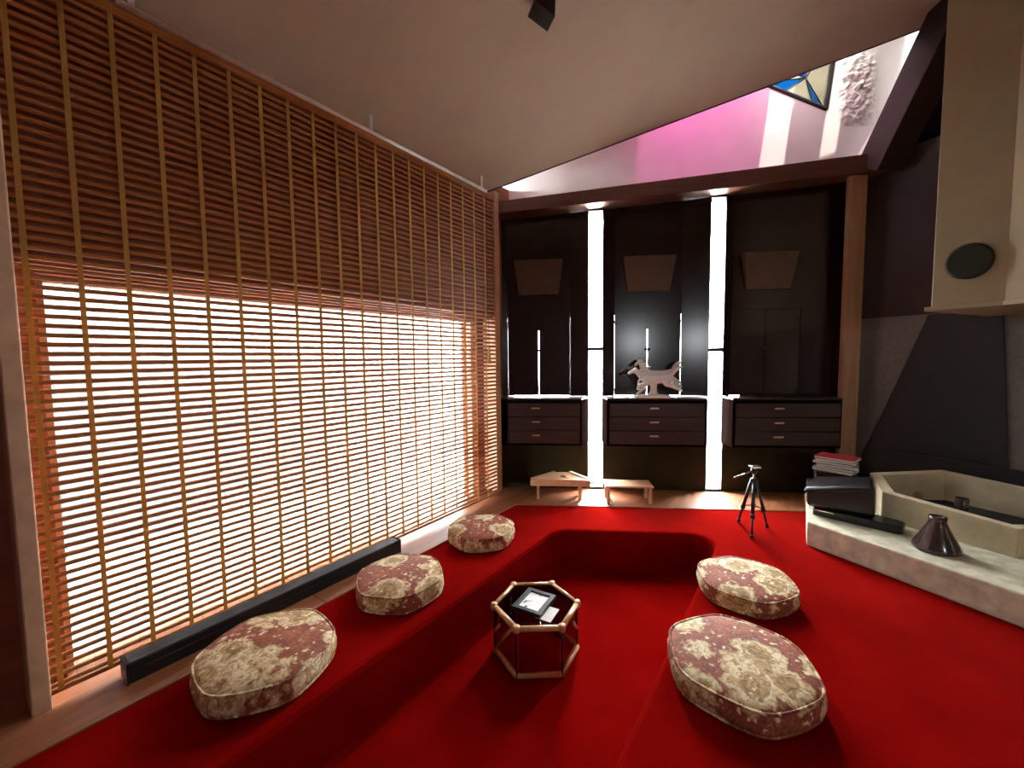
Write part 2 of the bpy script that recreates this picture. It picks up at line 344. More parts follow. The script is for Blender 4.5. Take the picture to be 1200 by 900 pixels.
# gable above the beam, set back under a strip of coloured roof glass, with an opening for the leaded window
GC = (2.70, 4.33); GR = 0.33
def gable():
    ys = 4.78; hexp = [(2.89, 4.07), (2.98, 4.86), (2.20, 4.40)]
    out = [(-1.2, 3.12), (4.4, 3.50), (4.4, 6.3), (-1.2, 6.3)]
    mb = MB(); tri = tessellate_polygon([[Vector((x, z, 0)) for x, z in out], [Vector((x, z, 0)) for x, z in hexp]])
    pts = out+hexp; n = len(pts)
    mb.v = [(x, ys, z) for x, z in pts]+[(x, ys+0.08, z) for x, z in pts]
    mb.f = [tuple(t) for t in tri]+[tuple(i+n for i in t) for t in tri]+[(4+i, 4+(i+1) % 3, n+4+(i+1) % 3, n+4+i) for i in range(3)]
    return struct(mb.build('wall_gable', 'gable_plaster', frame='B')), hexp
wg, GHEX = gable()
# ceiling: one plane rising away from the blind, ending short of the gable
cp = [fw('L', -2.2, 3.05), fw('L', bl(3.05, 4.15), 3.05), fw('B', 5.6, 4.15), fw('R', 2.4, 7.0), fw('W', 3.6, -3.6), fw('W', -3.2, -3.2)]
mb = MB(); n = len(cp)
mb.v = [(p.x, p.y, CEIL(p)) for p in cp]+[(p.x, p.y, CEIL(p)+0.05) for p in cp]
mb.f = [tuple(range(n)), tuple(range(n, 2*n))]+[(i, (i+1) % n, n+(i+1) % n, n+i) for i in range(n)]
struct(mb.build('ceiling', 'ceiling_paint'))
sky = sgroup('window_4', 'B')
cuts = [-1.2, 0.2, 1.0, 1.7, 2.36, 2.62, 2.98, 3.14, 3.66, 3.86, 4.3]
for k in range(10):
    a0, a1 = cuts[k], cuts[k+1]
    g = ['rose_glass', 'rose_glass', 'pink_glass', 'pink_glass', 'bright_glass', 'grey_glass', 'bright_glass', 'grey_glass', 'bright_glass', 'grey_glass'][k]
    def q(a, y, dz): return (a, y, ceil_z('B', a, y)+dz)
    MB().hexa([q(a0, 4.05, .60), q(a1, 4.05, .60), q(a1, 4.85, .60), q(a0, 4.85, .60)], [q(a0, 4.05, .61), q(a1, 4.05, .61), q(a1, 4.85, .61), q(a0, 4.85, .61)]).build('pane', g, sky)
MB().hexa([q(-1.2, 4.08, .04), q(4.2, 4.08, .04), q(4.2, 4.13, .04), q(-1.2, 4.13, .04)], [q(-1.2, 4.08, .60), q(4.2, 4.08, .60), q(4.2, 4.13, .60), q(-1.2, 4.13, .60)]).build('upstand', 'gable_plaster', sky)
MB().hexa([q(-1.2, 4.145, -.004), q(4.2, 4.145, -.004), q(4.2, 4.16, -.004), q(-1.2, 4.16, -.004)], [q(-1.2, 4.145, .05), q(4.2, 4.145, .05), q(4.2, 4.16, .05), q(-1.2, 4.16, .05)]).build('ceiling_edge', 'black_steel', sky)
# right and rear walls
wr = MB().box(-2.56, 2.4, 5.1, 5.22, 1.86, 3.45); struct(wr.build('wall_right', 'dark_wall', frame='R'))
for a0, a1, nm, mt in ((-3.6, -2.30, 'wall_right_upper', 'gable_plaster'), (-2.30, 2.4, 'wall_right_roof', 'black_board')):
    struct(MB().hexa([(a0, 5.1, 3.42), (a1, 5.1, 3.42), (a1, 5.2, 3.42), (a0, 5.2, 3.42)], [(a0, 6.4, 6.3), (a1, 6.4, 6.3), (a1, 6.5, 6.3), (a0, 6.5, 6.3)]).build(nm, mt, frame='R'))
struct(MB().box(-2.56, 2.4, 5.08, 5.22, -0.1, 1.86).build('wall_right_lower', 'grey_plaster', frame='R'))
def wall2(name, p, q, z1=6.0):
    d = (q-p).normalized(); nn = Vector((d.y, -d.x, 0))*0.1
    return struct(MB().hexa([(p.x, p.y, -.6), (q.x, q.y, -.6), (q.x+nn.x, q.y+nn.y, -.6), (p.x+nn.x, p.y+nn.y, -.6)], [(p.x, p.y, z1), (q.x, q.y, z1), (q.x+nn.x, q.y+nn.y, z1), (p.x+nn.x, p.y+nn.y, z1)]).build(name, 'rear_wall'))
rp0, rp1 = fw('W', -2.6, -2.6), fw('W', 3.2, -3.2); rdir = (rp1-rp0).normalized(); RROT = atan2(rdir.y, rdir.x); rlen = (rp1-rp0).length
W0, W1, WZ0, WZ1 = 4.58, 4.94, 1.70, 2.15            # a window behind the camera, mirrored in the shutters
struct(MB().box(0, W0, -0.1, 0, -.6, 6).box(W1, rlen, -0.1, 0, -.6, 6).box(W0, W1, -0.1, 0, -.6, WZ0).box(W0, W1, -0.1, 0, WZ1, 6).build('wall_rear', 'rear_wall', rot=(0, 0, RROT), loc=rp0))
w5 = struct(bpy.data.objects.new('window_5', None)); COL.objects.link(w5); w5.location = rp0; w5.rotation_euler.z = RROT
MB().box(W0, W1, -.08, -.03, WZ0, WZ0+.04).box(W0, W1, -.08, -.03, WZ1-.04, WZ1).box(W0, W0+.04, -.08, -.03, WZ0, WZ1).box(W1-.04, W1, -.08, -.03, WZ0, WZ1).build('window_frame', 'trim_wood', w5)
MB().box(W0+.04, W1-.04, -.06, -.055, WZ0+.04, WZ1-.04).build('pane', 'clear_glass', w5)
wall2('wall_entry', fw('W', 3.2, -3.2), fw('R', 2.1, 6.6), 7.0); wall2('wall_side', fw('L', -1.7, 2.9), fw('W', -2.6, -2.6))
# beam across the cabinets, corner post, hip rafter
struct(MB().hexa([(-1.0, 4.42, BBm(-1.0)), (3.6, 4.42, BBm(3.6)), (3.6, 4.79, BBm(3.6)), (-1.0, 4.79, BBm(-1.0))], [(-1.0, 4.42, BT(-1.0)), (3.6, 4.42, BT(3.6)), (3.6, 4.79, BT(3.6)), (-1.0, 4.79, BT(-1.0))]).build('trim_4', 'beam_wood', frame='B', bevel=0.006))
struct(MB().box(2.93, 3.09, 4.44, 4.50, 0.0, BBm(2.93)-0.005).build('trim_5', 'post_wood', frame='B', bevel=0.006))
ra, rb = Vector((3.60, 4.13, 3.30)), Vector((3.72, 3.30, 4.75)); d = (rb-ra).normalized(); sx = Vector((1, 0.1, 0)).normalized()*0.13; sy = d.cross(sx).normalized()*0.13
struct(MB().hexa([ra-sx-sy, ra+sx-sy, ra+sx+sy, ra-sx+sy], [rb-sx-sy, rb+sx-sy, rb+sx+sy, rb-sx+sy]).build('trim_6', 'dark_wall', bevel=0.006))

# ------------------------------------------------------------------ blind
def make_blind():
    t = thing('slatted_blind', 'wide wooden slat blind with woven cloth tapes covering the long window', 'blind', fw('L', 0.19, 2.62, 0.05), FRAME['L'])
    prof = [(0.0106*cos(radians(45*k+22.5)), 0.0102*sin(radians(45*k+22.5))) for k in range(8)]
    mb = MB(); ln = 3.185
    mb.v = [(0, y, z) for y, z in prof]+[(ln, y, z) for y, z in prof]
    mb.f = [tuple(range(8)), tuple(range(8, 16))]+[(i, (i+1) % 8, 8+(i+1) % 8, 8+i) for i in range(8)]
    first = mb.build('slat', 'slat_wood', t); me = first.data; zz = 0.045; i = 0
    while zz < 3.02:
        o = first if i == 0 else part('slat', me, t)
        o.location = (random.uniform(-.004, .004), random.uniform(-.002, .002), zz); o.rotation_euler = (-0.38+random.uniform(-.10, .10), random.uniform(-.0005, .0005), 0)
        zz += 0.04; i += 1
    tp = MB().box(-0.0095, 0.0095, -0.0125, -0.0110, 0.02, 3.03)
    f0 = tp.build('tape', 'tape_cloth', t)
    for k in range(21):
        o = f0 if k == 0 else part('tape', f0.data, t)
        o.location = (0.045+0.157*k, 0, 0)
    c = MB().tube([(0, -0.0115, 0.02), (0, -0.0115, 3.03)], 0.0005, 4); c0 = c.build('cord', 'cord_string', t); k = 0
    for j in range(20):
        for s_ in (0.32, 0.68):
            o = c0 if k == 0 else part('cord', c0.data, t); o.location = (0.045+0.157*(j+s_), 0, 0); k += 1
    MB().box(-0.005, ln+0.005, -0.016, 0.016, 3.03, 3.075).build('head_rail', 'slat_wood', t, bevel=0.004)
    MB().box(0, ln, -0.009, 0.009, 0.008, 0.028).build('bottom_rail', 'slat_wood', t, bevel=0.003)
    cm = MB().tube([(3.05, -0.03, 1.55), (3.05, -0.022, 3.03)], 0.003, 6); ts = cm.build('pull_cord', 'cord_string', t)
    MB().lathe([(0.003, 1.56), (0.012, 1.54), (0.014, 1.50), (0.022, 1.40), (0.018, 1.39)], 10, (3.05, -0.03)).build('tassel', 'tape_cloth', ts, smooth=True)
    return t
make_blind()
rl = thing('curtain_rail', 'silver curtain rail running along the top of the slatted blind', 'rail', fw('L', 0.55, 2.50, 3.063), FRAME['L'])
MB().tube([(0, 0, 0.012), (2.57, 0, 0.012)], 0.014, 12).build('tube', 'rail_metal', rl, smooth=True)
MB().tube([(-0.6, 0, 0.012), (-0.04, 0, 0.012)], 0.014, 12).build('tube', 'rail_metal', rl, smooth=True)
for a in (-0.3, 0.05, 1.3, 2.5): MB().box(a-0.012, a+0.012, -0.006, 0.006, 0.026, ceil_z('L', .55+a, 2.50)-3.063).build('bracket', 'rail_metal', rl)

# ------------------------------------------------------------------ wall units on the back wall
def make_unit(i, label):
    a0 = [-0.69, SL[0][1], SL[1][1]][i]; a1 = [SL[0][0], SL[1][0], 3.08][i]
    d0, d1 = DOORS[i]; mid = [-0.168, 1.068, 2.30][i]
    t = thing('wall_unit', label, 'cabinet', fw('B', mid, 4.68, 0.008), FRAME['B'], 'dark wall units between the slit windows')
    X = lambda a: a-mid
    Yl = lambda y: y-4.68
    TOP = lambda x, y: BBm(x+mid)-0.010
    aL = a0+0.003; aR = a1-0.003; al = aL if i else -0.66
    MB().prism([(X(al), Yl(4.62)), (X(aR), Yl(4.62)), (X(d1+.05), Yl(4.69)), (X(d0-.05), Yl(4.69))], 0.0, 0.535).build('base_panel', 'base_panel_felt', t)
    pl_ = [(X(d0-.05), Yl(4.69)), (X(aL), Yl(4.65)), (X(aL), Yl(4.61)), (X(aL+0.015), Yl(4.40)), (X(aR-(0.085 if i < 2 else 0.16)), Yl(4.40)), (X(aR-(0.0 if i < 2 else 0.158)), Yl(4.61)), (X(aR), Yl(4.65)), (X(d1+.05), Yl(4.69))]
    if i == 0: pl_[0] = (X(-0.70), Yl(4.69)); pl_[1] = (X(-0.64), Yl(4.60)); pl_[2] = (X(-0.60), Yl(4.52)); pl_[3] = (X(-0.50), Yl(4.40))
    MB().prism(pl_, 0.535, 1.03).build('drawer_case', 'case_wood', t, bevel=0.004)
    MB().prism([(x*1.003, y-0.006 if y < -0.05 else y) for x, y in pl_], 1.032, 1.05).build('ledge', 'drawer_wood', t, bevel=0.003)
    dl, dr_ = (-0.50 if i == 0 else aL+0.02)+0.02, aR-(0.105 if i < 2 else 0.18)
    for k, zc in enumerate((0.925, 0.778, 0.632)):
        dm = MB().box(X(dl), X(dr_), Yl(4.386), Yl(4.402), zc-0.070, zc+0.070).build('drawer', 'drawer_wood', t, bevel=0.003)
        MB().box(-0.046, 0.046, Yl(4.358), Yl(4.366), zc-0.006+0.02, zc+0.010+0.02).box(-0.040, -0.032, Yl(4.362), Yl(4.388), zc+0.016, zc+0.028).box(0.032, 0.040, Yl(4.362), Yl(4.388), zc+0.016, zc+0.028).build('handle', 'brass', dm)
    # splayed side panels leading back to the shutters
    MB().prism([(X(al), Yl(4.625)), (X(d0-0.02), Yl(4.655)), (X(d0-0.02), Yl(4.69)), (X(d0-0.025), Yl(4.69)), (X(al), Yl(4.66))], 1.052, TOP).build('side_panel', 'cabinet_wood', t)
    MB().prism([(X(aR), Yl(4.625)), (X(aR), Yl(4.66)), (X(d1+0.025), Yl(4.69)), (X(d1+0.02), Yl(4.69)), (X(d1+0.02), Yl(4.655))], 1.052, TOP).build('side_panel', 'cabinet_wood', t)
    dm_ = (d0+d1)/2
    for s_, (x0, x1) in enumerate(((d0-0.0155, dm_-0.0025), (dm_+0.0025, d1+0.0155))):
        sh = MB().box(X(x0), X(x1), Yl(4.660), Yl(4.672), 1.057, 1.985).build('shutter', 'cabinet_wood', t)
        hx = X(d0-0.016) if s_ == 0 else X(d1-0.004)
        for hz in (1.12, 1.87): MB().box(hx, hx+0.02, Yl(4.652), Yl(4.676), hz-0.02, hz+0.02).build('hinge', 'black_steel', sh)
    MB().box(X(dm_-0.03), X(dm_+0.03), Yl(4.648), Yl(4.660), 1.555, 1.58).build('latch', 'black_steel', t)
    MB().box(X(dm_-0.007), X(dm_+0.007), Yl(4.655), Yl(4.675), 1.79, 1.99).build('astragal', 'cabinet_wood', t)
    MB().prism([(X(d0-0.02), Yl(4.645)), (X(d1+0.02), Yl(4.645)), (X(d1+0.02), Yl(4.69)), (X(d0-0.02), Yl(4.69))], 1.985, TOP).build('upper_panel', 'cabinet_wood', t)
    w0, w1 = 0.27, 0.22  # tilted panel whose lighter brown stands in for a glossy reflection
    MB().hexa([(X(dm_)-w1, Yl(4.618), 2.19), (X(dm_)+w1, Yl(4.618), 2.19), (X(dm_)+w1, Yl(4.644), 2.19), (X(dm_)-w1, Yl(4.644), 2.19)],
              [(X(dm_)-w0, Yl(4.560), 2.56), (X(dm_)+w0, Yl(4.560), 2.56), (X(dm_)+w0, Yl(4.644), 2.56), (X(dm_)-w0, Yl(4.644), 2.56)]).build('flap', 'reflection_wood', t)['label'] = 'brown tilted panel coloured as a reflection'
    return t
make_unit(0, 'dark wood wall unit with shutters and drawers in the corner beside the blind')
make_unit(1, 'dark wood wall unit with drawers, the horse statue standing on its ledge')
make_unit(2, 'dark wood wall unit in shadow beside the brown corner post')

# ------------------------------------------------------------------ horse statue
def skin(name, chains, mat, parent, sub=2):
    vs_, es, rad = [], [], []; idx = {}
    for ch in chains:
        prev = None
        for (x, y, z, r) in ch:
            key = (round(x, 4), round(y, 4), round(z, 4))
            if key not in idx: idx[key] = len(vs_); vs_.append((x, y, z)); rad.append(r)
            if prev is not None and prev != idx[key]: es.append((prev, idx[key]))
            prev = idx[key]
    me = bpy.data.meshes.new(name); me.from_pydata(vs_, es, []); o = bpy.data.objects.new(name, me); COL.objects.link(o); o.parent = parent
    m = o.modifiers.new('skin', 'SKIN'); m.use_smooth_shade = True
    for i, r in enumerate(rad):
        d_ = me.skin_vertices[0].data[i]; rx = r if isinstance(r, tuple) else (r, r); d_.radius = rx; d_.use_root = (i == 0)
    s_ = o.modifiers.new('sub', 'SUBSURF'); s_.levels = sub; s_.render_levels = sub
    me.materials.append(MAT[mat]); return o
def horse(parent, dx, dy, dz, headup):
    B = lambda x, y, z, r: (x+dx, y+dy, z+dz, r)
    rump, loin, barrel, chest = B(.150, 0, .205, .052), B(.085, 0, .198, .043), B(.02, 0, .186, .050), B(-.060, 0, .192, .056)
    if headup: neck = [B(-.100, 0, .245, .042), B(-.122, 0, .292, .030), B(-.128, 0, .330, .025), B(-.160, 0, .322, .021), B(-.195, 0, .290, .014)]
    else: neck = [B(-.115, 0, .232, .042), B(-.155, 0, .268, .030), B(-.185, 0, .292, .025), B(-.218, 0, .280, .021), B(-.262, 0, .252, .014)]
    nx = lambda k, ox, oz, r, oy=0.0: (neck[k][0]+ox, neck[k][1]+oy, neck[k][2]+oz, r)
    ch = [[barrel, chest]+neck, [barrel, loin, rump],
          [neck[2], nx(2, .008, .034, .007, .012)], [neck[2], nx(2, .008, .034, .007, -.012)],
          [neck[1], nx(1, .034, .022, .014), nx(1, .066, .030, .006)], [neck[0], nx(0, .040, .030, .018), nx(0, .078, .034, .007)],
          [rump, B(.200, 0, .245, .014), B(.218, 0, .282, .022), B(.250, 0, .312, .024), B(.296, 0, .330, .007)],
          [chest, B(-.092, -.026, .150, .027), B(-.152, -.026, .142, .016), B(-.160, -.026, .098, .012), B(-.130, -.026, .080, .013)],
          [chest, B(-.082, .026, .135, .027), B(-.110, .026, .082, .016), B(-.146, .026, .048, .012), B(-.165, .026, .028, .013)],
          [rump, B(.158, -.028, .142, .036), B(.205, -.028, .116, .018), B(.248, -.028, .094, .013), B(.290, -.028, .072, .013)],
          [rump, B(.182, .028, .152, .036), B(.232, .028, .148, .018), B(.266, .028, .120, .013), B(.302, .028, .100, .013)]]
    return skin('horse', ch, 'porcelain', parent)
st = thing('horse_statue', 'white statue of two galloping horses on an oval base', 'statue', fw('B', 1.065, 4.462, 1.059), FRAME['B'])
horse(st, 0.0, -0.035, 0.0, False); horse(st, 0.020, 0.045, 0.048, True)
b_ = MB().lathe([(0.185, 0.0), (0.20, 0.008), (0.19, 0.022), (0.13, 0.034), (0.04, 0.04)], 28); b_.v = [(x, y*0.42, z) for x, y, z in b_.v]; b_.build('base', 'porcelain', st, smooth=True)
b_ = MB().lathe([(0.055, 0.03), (0.040, 0.06), (0.034, 0.10), (0.038, 0.16)], 16); b_.v = [(x+.015, y*0.8, z) for x, y, z in b_.v]; b_.build('support', 'porcelain', st, smooth=True)

# ------------------------------------------------------------------ leaded window in the gable
lw = thing('leaded_window', 'angular leaded window of blue and cream glass in the gable', 'window', fw('B', GC[0], 4.80, GC[1]), FRAME['B'])
P2 = [(x-GC[0], z-GC[1]) for x, z in GHEX]
V1, V3, V2 = P2; mixp = lambda p, q, t: (p[0]+(q[0]-p[0])*t, p[1]+(q[1]-p[1])*t)
ctr = (2.685-GC[0], 4.41-GC[1])
def wedge(a, b, c, m):
    MB().add([(a[0], 0.0, a[1]), (b[0], 0.0, b[1]), (c[0], 0.0, c[1]), (a[0], .006, a[1]), (b[0], .006, b[1]), (c[0], .006, c[1])], [(0, 1, 2), (3, 5, 4), (0, 1, 4, 3), (1, 2, 5, 4), (2, 0, 3, 5)]).build('pane', m, lw)
ring = [V1, V3, mixp(V3, V2, 0.35), mixp(V3, V2, 0.7), V2, mixp(V2, V1, 0.38), mixp(V2, V1, 0.82)]
cols = ['cream_glass', 'violet_glass', 'blue_glass', 'cream_glass', 'blue_glass', 'cream_glass', 'blue_glass']
for i in range(7): wedge(ctr, ring[i], ring[(i+1) % 7], cols[i])
for i in range(3): MB().tube([(P2[i][0], -0.012, P2[i][1]), (P2[(i+1) % 3][0], -0.012, P2[(i+1) % 3][1])], 0.024, 8).build('frame_bar', 'lead', lw)
for i in range(7): MB().tube([(ctr[0], 0, ctr[1]), (ring[i][0], 0, ring[i][1])], 0.006, 6).build('lead_line', 'lead', lw)
# rough glittering plaster patch beside it
rp = MB(); nx, nz = 44, 50
for j in range(nz+1):
    for i in range(nx+1):
        x = 2.98+0.45*i/nx; z = 3.85+0.95*j/nz
        k = max(0.0, 1-((x-3.19)/0.19)**2)*max(0.0, 1-((z-4.28)/0.40)**2)
        h = 0.5+0.5*mnoise.noise(Vector((x*17, 3.1, z*17)))+0.35*mnoise.noise(Vector((x*41, 7.7, z*41)))
        rp.v.append((x, 4.7835-k**0.6*max(0.0, h)*0.075, z))
for j in range(nz):
    for i in range(nx): k = j*(nx+1)+i; rp.f.append((k, k+1, k+nx+2, k+nx+1))
g_ = rp.build('rough_patch', 'gable_plaster', wg, rot=(0, 0, 0))

# ------------------------------------------------------------------ floor cushions
def make_cushion(loc, R, H, rz, label, sq=1.0):
    t = thing('floor_cushion', label, 'cushion', loc, rz, 'tapestry floor cushions around the pit')
    def rf(th):
        k = (th % (pi/3))-pi/6; return 0.42+0.58*(cos(pi/6)/cos(k)) if abs(k) < radians(24) else 0.42+0.58*(cos(pi/6)/cos(radians(24)))-0.0*k
    prof = [(R*0.80, 0.0), (R*0.93, 0.008), (R*0.985, 0.022), (R*1.02, H*0.35), (R*1.025, H*0.55), (R*0.99, H*0.84), (R*0.955, H*0.93), (R*0.86, H*1.0), (R*0.65, H*1.07), (R*0.35, H*1.11), (R*0.08, H*1.12)]
    m = MB().lathe(prof, 48, rf=rf); rnd = random.Random(int(loc[0]*1000))
    m.v = [(x*(1+rnd.uniform(-.004, .004)), y*sq, z) for x, y, z in m.v]
    m.build('cover', 'tapestry', t, smooth=True)
    for z, r in ((H*0.90, R*0.985), (0.016, R*0.975)):
        ring_ = [(r*rf(2*pi*k/48)*cos(2*pi*k/48), r*rf(2*pi*k/48)*sin(2*pi*k/48)*sq, z) for k in range(48)]
        MB().tube(ring_, 0.0065, 6, closed=True).build('piping', 'tapestry', t, smooth=True)
make_cushion((-1.20, 1.90, 0), 0.312, 0.125, 0.3, 'large floral tapestry cushion beside the end of the black bar farther from the cabinets')
make_cushion((-0.735, 2.555, 0), 0.287, 0.125, 0.9, 'floral tapestry cushion by the end of the long black bar nearer the cabinets')
make_cushion((-0.265, 3.305, 0), 0.280, 0.125, 0.2, 'floral tapestry cushion near the corner of blind and cabinets')
make_cushion((1.455, 2.49, 0), 0.288, 0.115, 0.35, 'floral tapestry cushion across the pit from the blind, closer to the tripod')
make_cushion((1.035, 1.80, 0), 0.325, 0.125, 0.30, 'large floral tapestry cushion across the pit from the blind, farther from the tripod')

# ------------------------------------------------------------------ hexagonal table in the pit
tb = thing('hexagonal_table', 'hexagonal bamboo table with glass top standing in the pit', 'table', (0.135, 2.49, -PIT_D), 0.03)
HV = [(0.262*cos(pi/3*k), 0.262*sin(pi/3*k)) for k in range(6)]
ZT = 0.318
for z, nm in ((ZT-0.016, 'top_rail'), (0.018, 'bottom_rail')):
    for k in range(6):
        a, b = HV[k], HV[(k+1) % 6]; MB().tube([(*a, z), (*b, z)], 0.0165, 10).build(nm, 'bamboo', tb, smooth=True)
for k in range(6):
    a = HV[k]; MB().tube([(*a, 0.0), (*a, ZT)], 0.006, 8).build('post', 'lead', tb, smooth=True)
    MB().lathe([(0.016, 0), (0.022, 0.006), (0.022, 0.034), (0.016, 0.04)], 10, a).build('joint', 'bamboo', tb, smooth=True, loc=(0, 0, ZT-0.036))
    c = HV[(k+1) % 6]; e = HV[k-1]; lerp = lambda p, q, t: (p[0]+(q[0]-p[0])*t, p[1]+(q[1]-p[1])*t)
    if k in (0, 3):
        MB().tube([(*lerp(a, c, .26), 0.215), (*lerp(a, c, 0.03), 0.145)], 0.011, 8).build('brace', 'bamboo', tb, smooth=True)
        MB().tube([(*lerp(a, e, .26), 0.215), (*lerp(a, e, 0.03), 0.145)], 0.011, 8).build('brace', 'bamboo', tb, smooth=True)
    nrm = Vector(((a[0]+c[0])/2, (a[1]+c[1])/2, 0)).normalized(); q0, q1 = lerp(a, c, .05), lerp(a, c, .95); w = nrm*0.003
    MB().hexa([(q0[0]-w.x, q0[1]-w.y, .034), (q0[0]+w.x, q0[1]+w.y, .034), (q1[0]+w.x, q1[1]+w.y, .034), (q1[0]-w.x, q1[1]-w.y, .034)],
              [(q0[0]-w.x, q0[1]-w.y, ZT-.034), (q0[0]+w.x, q0[1]+w.y, ZT-.034), (q1[0]+w.x, q1[1]+w.y, ZT-.034), (q1[0]-w.x, q1[1]-w.y, ZT-.034)]).build('side_pane', 'side_glass', tb)
MB().prism([(x*0.945, y*0.945) for x, y in HV], ZT-0.014, ZT-0.007).build('glass_top', 'smoked_glass', tb)
pf = thing('framed_print', 'black framed ink print lying face up on the hexagonal table', 'picture', (0.125, 2.485, -PIT_D+ZT-0.006), radians(-30))
MB().box(-.098, .098, -.118, .118, 0.001, 0.010).build('backing', 'black_plastic', pf)
fr4 = MB()
for x0, x1, y0, y1 in ((-.098, -.068, -.118, .118), (.068, .098, -.118, .118), (-.068, .068, -.118, -.088), (-.068, .068, .088, .118)): fr4.box(x0, x1, y0, y1, 0.010, 0.022)
fr4.build('frame', 'black_plastic', pf, bevel=0.003)
MB().box(-.068, .068, -.088, .088, 0.010, 0.012).build('print', 'ink_print', pf)
tag(MB().box(-.05, .05, -.07, .07, 0.0, 0.0008).build('paper_sheet', 'paper', loc=(0.20, 2.385, -PIT_D+ZT-0.0066), rot=(0, 0, -0.5)), 'small white sheet of paper sticking out from under the framed print', 'paper')

# ------------------------------------------------------------------ black bar by the blind
bar = thing('long_bar', 'long low black bar lying on the boards below the blind', 'bar', fw('L', 0.43, 2.545, 0.008), FRAME['L'])
MB().prism([(0, -.05), (1.56, -.05), (1.56, .05), (0, .05)], 0.0, 0.10).build('body', 'black_plastic', bar, bevel=0.008)
MB().box(-.008, 0.0, -.052, .052, 0.0, 0.102).build('end_cap', 'black_steel', bar); MB().box(1.56, 1.568, -.052, .052, 0.0, 0.102).build('end_cap', 'black_steel', bar)
MB().box(0.02, 1.54, -.054, -.050, 0.055, 0.060).build('seam', 'black_steel', bar)

# ------------------------------------------------------------------ benches and zither at the back
def bench(label, a, y, w, d_, h, rz=0):
    t = thing('low_bench', label, 'bench', fw('B', a, y, 0.008), FRAME['B']+rz)
    MB().box(-w/2, w/2, -d_/2, d_/2, h-0.018, h).build('top', 'bench_wood', t, bevel=0.003)
    for sx_ in (-1, 1):
        for sy_ in (-1, 1): MB().box(sx_*(w/2-.03)-.014, sx_*(w/2-.03)+.014, sy_*(d_/2-.02)-.014, sy_*(d_/2-.02)+.014, 0, h-0.018).build('leg', 'bench_wood', t, bevel=0.002)
    MB().box(-w/2+.04, w/2-.04, d_/2-.03, d_/2-.015, h-.05, h-.018).build('apron', 'bench_wood', t)
bench('small plain low wooden bench with a bare top', 0.78, 4.255, 0.475, 0.235, 0.185)
bench('low wooden bench mostly hidden under the triangular zither', 0.075, 4.31, 0.50, 0.16, 0.165, 0.03)
z_ = thing('zither', 'triangular wooden zither with round sound hole lying on a low bench', 'instrument', fw('B', 0.09, 4.20, 0.174), FRAME['B'])
zp = [(-0.31, -0.045), (0.30, -0.045), (0.31, 0.0), (0.115, 0.28), (-0.06, 0.28), (-0.31, 0.0)]
MB().prism(zp, 0.0, 0.055).build('body', 'zither_wood', z_, bevel=0.004)
MB().prism([(x*0.98, y*0.98) for x, y in zp], 0.055, 0.060).build('soundboard', 'zither_wood', z_)
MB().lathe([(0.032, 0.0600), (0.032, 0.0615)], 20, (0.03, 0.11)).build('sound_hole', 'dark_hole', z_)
MB().hexa([(0.285, -0.02, .060), (0.31, 0.0, .060), (0.125, 0.27, .060), (0.095, 0.26, .060)], [(0.285, -0.02, .075), (0.31, 0.0, .075), (0.125, 0.27, .075), (0.095, 0.26, .075)]).build('pin_block', 'cream_cover', z_)
MB().hexa([(-0.31, 0.0, .060), (-0.285, -0.02, .060), (-0.05, 0.26, .060), (-0.07, 0.275, .060)], [(-0.31, 0.0, .072), (-0.285, -0.02, .072), (-0.05, 0.26, .072), (-0.07, 0.275, .072)]).build('side_rail', 'bench_wood', z_)
MB().box(-0.30, 0.29, -0.047, -0.030, .060, .070).build('bridge', 'bench_wood', z_)
for k in range(9):
    y = -0.02+0.03*k; xr = 0.285-0.19*(y+.02)/.28; xl = -0.285+0.235*(y+.02)/.28
    MB().tube([(xl, y, .074), (xr, y, .076)], 0.0009, 4).build('string', 'chrome', z_)
MB().tube([(0.27, -0.02, 0.03), (0.345, -0.03, 0.045)], 0.012, 8).build('tuning_knob', 'bench_wood', z_, smooth=True)

# ------------------------------------------------------------------ tripod
tp = thing('tripod', 'small black tripod with pan handle standing on the red carpet', 'tripod', (2.06, 3.44, 0.0))
feet = [(-0.04, 0.155), (-0.115, -0.185), (0.14, 0.02)]
MB().tube([(0, 0, 0.20), (0, 0, 0.50)], 0.011, 10).build('column', 'chrome', tp, smooth=True)
MB().lathe([(0.022, 0.40), (0.030, 0.41), (0.030, 0.44), (0.020, 0.45)], 12).build('collar', 'black_plastic', tp, smooth=True)
MB().lathe([(0.014, 0.19), (0.020, 0.20), (0.020, 0.225), (0.014, 0.235)], 12).build('hub', 'black_plastic', tp, smooth=True)
for fx, fy in feet:
    k = sqrt(fx*fx+fy*fy); u_ = (fx/k, fy/k); at = lambda t: (u_[0]*.026+(fx-u_[0]*.026)*t, u_[1]*.026+(fy-u_[1]*.026)*t, 0.42*(1-t)+0.008*t)
    lg = MB().tube([at(0), at(0.62)], 0.014, 8).build('leg', 'black_plastic', tp, smooth=True)
    MB().tube([at(0.55), at(0.97)], 0.009, 8).build('lower_tube', 'black_plastic', lg, smooth=True)
    MB().tube([at(0.58), at(0.66)], 0.019, 8).build('clamp', 'black_plastic', lg, smooth=True)
    MB().tube([at(0.94), at(1.0)], 0.014, 8).build('rubber_foot', 'black_steel', lg, smooth=True)
    MB().tube([(u_[0]*.01, u_[1]*.01, .21), at(0.60)], 0.006, 6).build('brace', 'chrome', tp)
MB().lathe([(0.016, 0.49), (0.026, 0.50), (0.026, 0.525), (0.018, 0.535)], 14).build('head', 'black_plastic', tp, smooth=True)
MB().box(-.035, .045, -.025, .025, 0.540, 0.558).build('plate', 'chrome', tp, bevel=0.004)
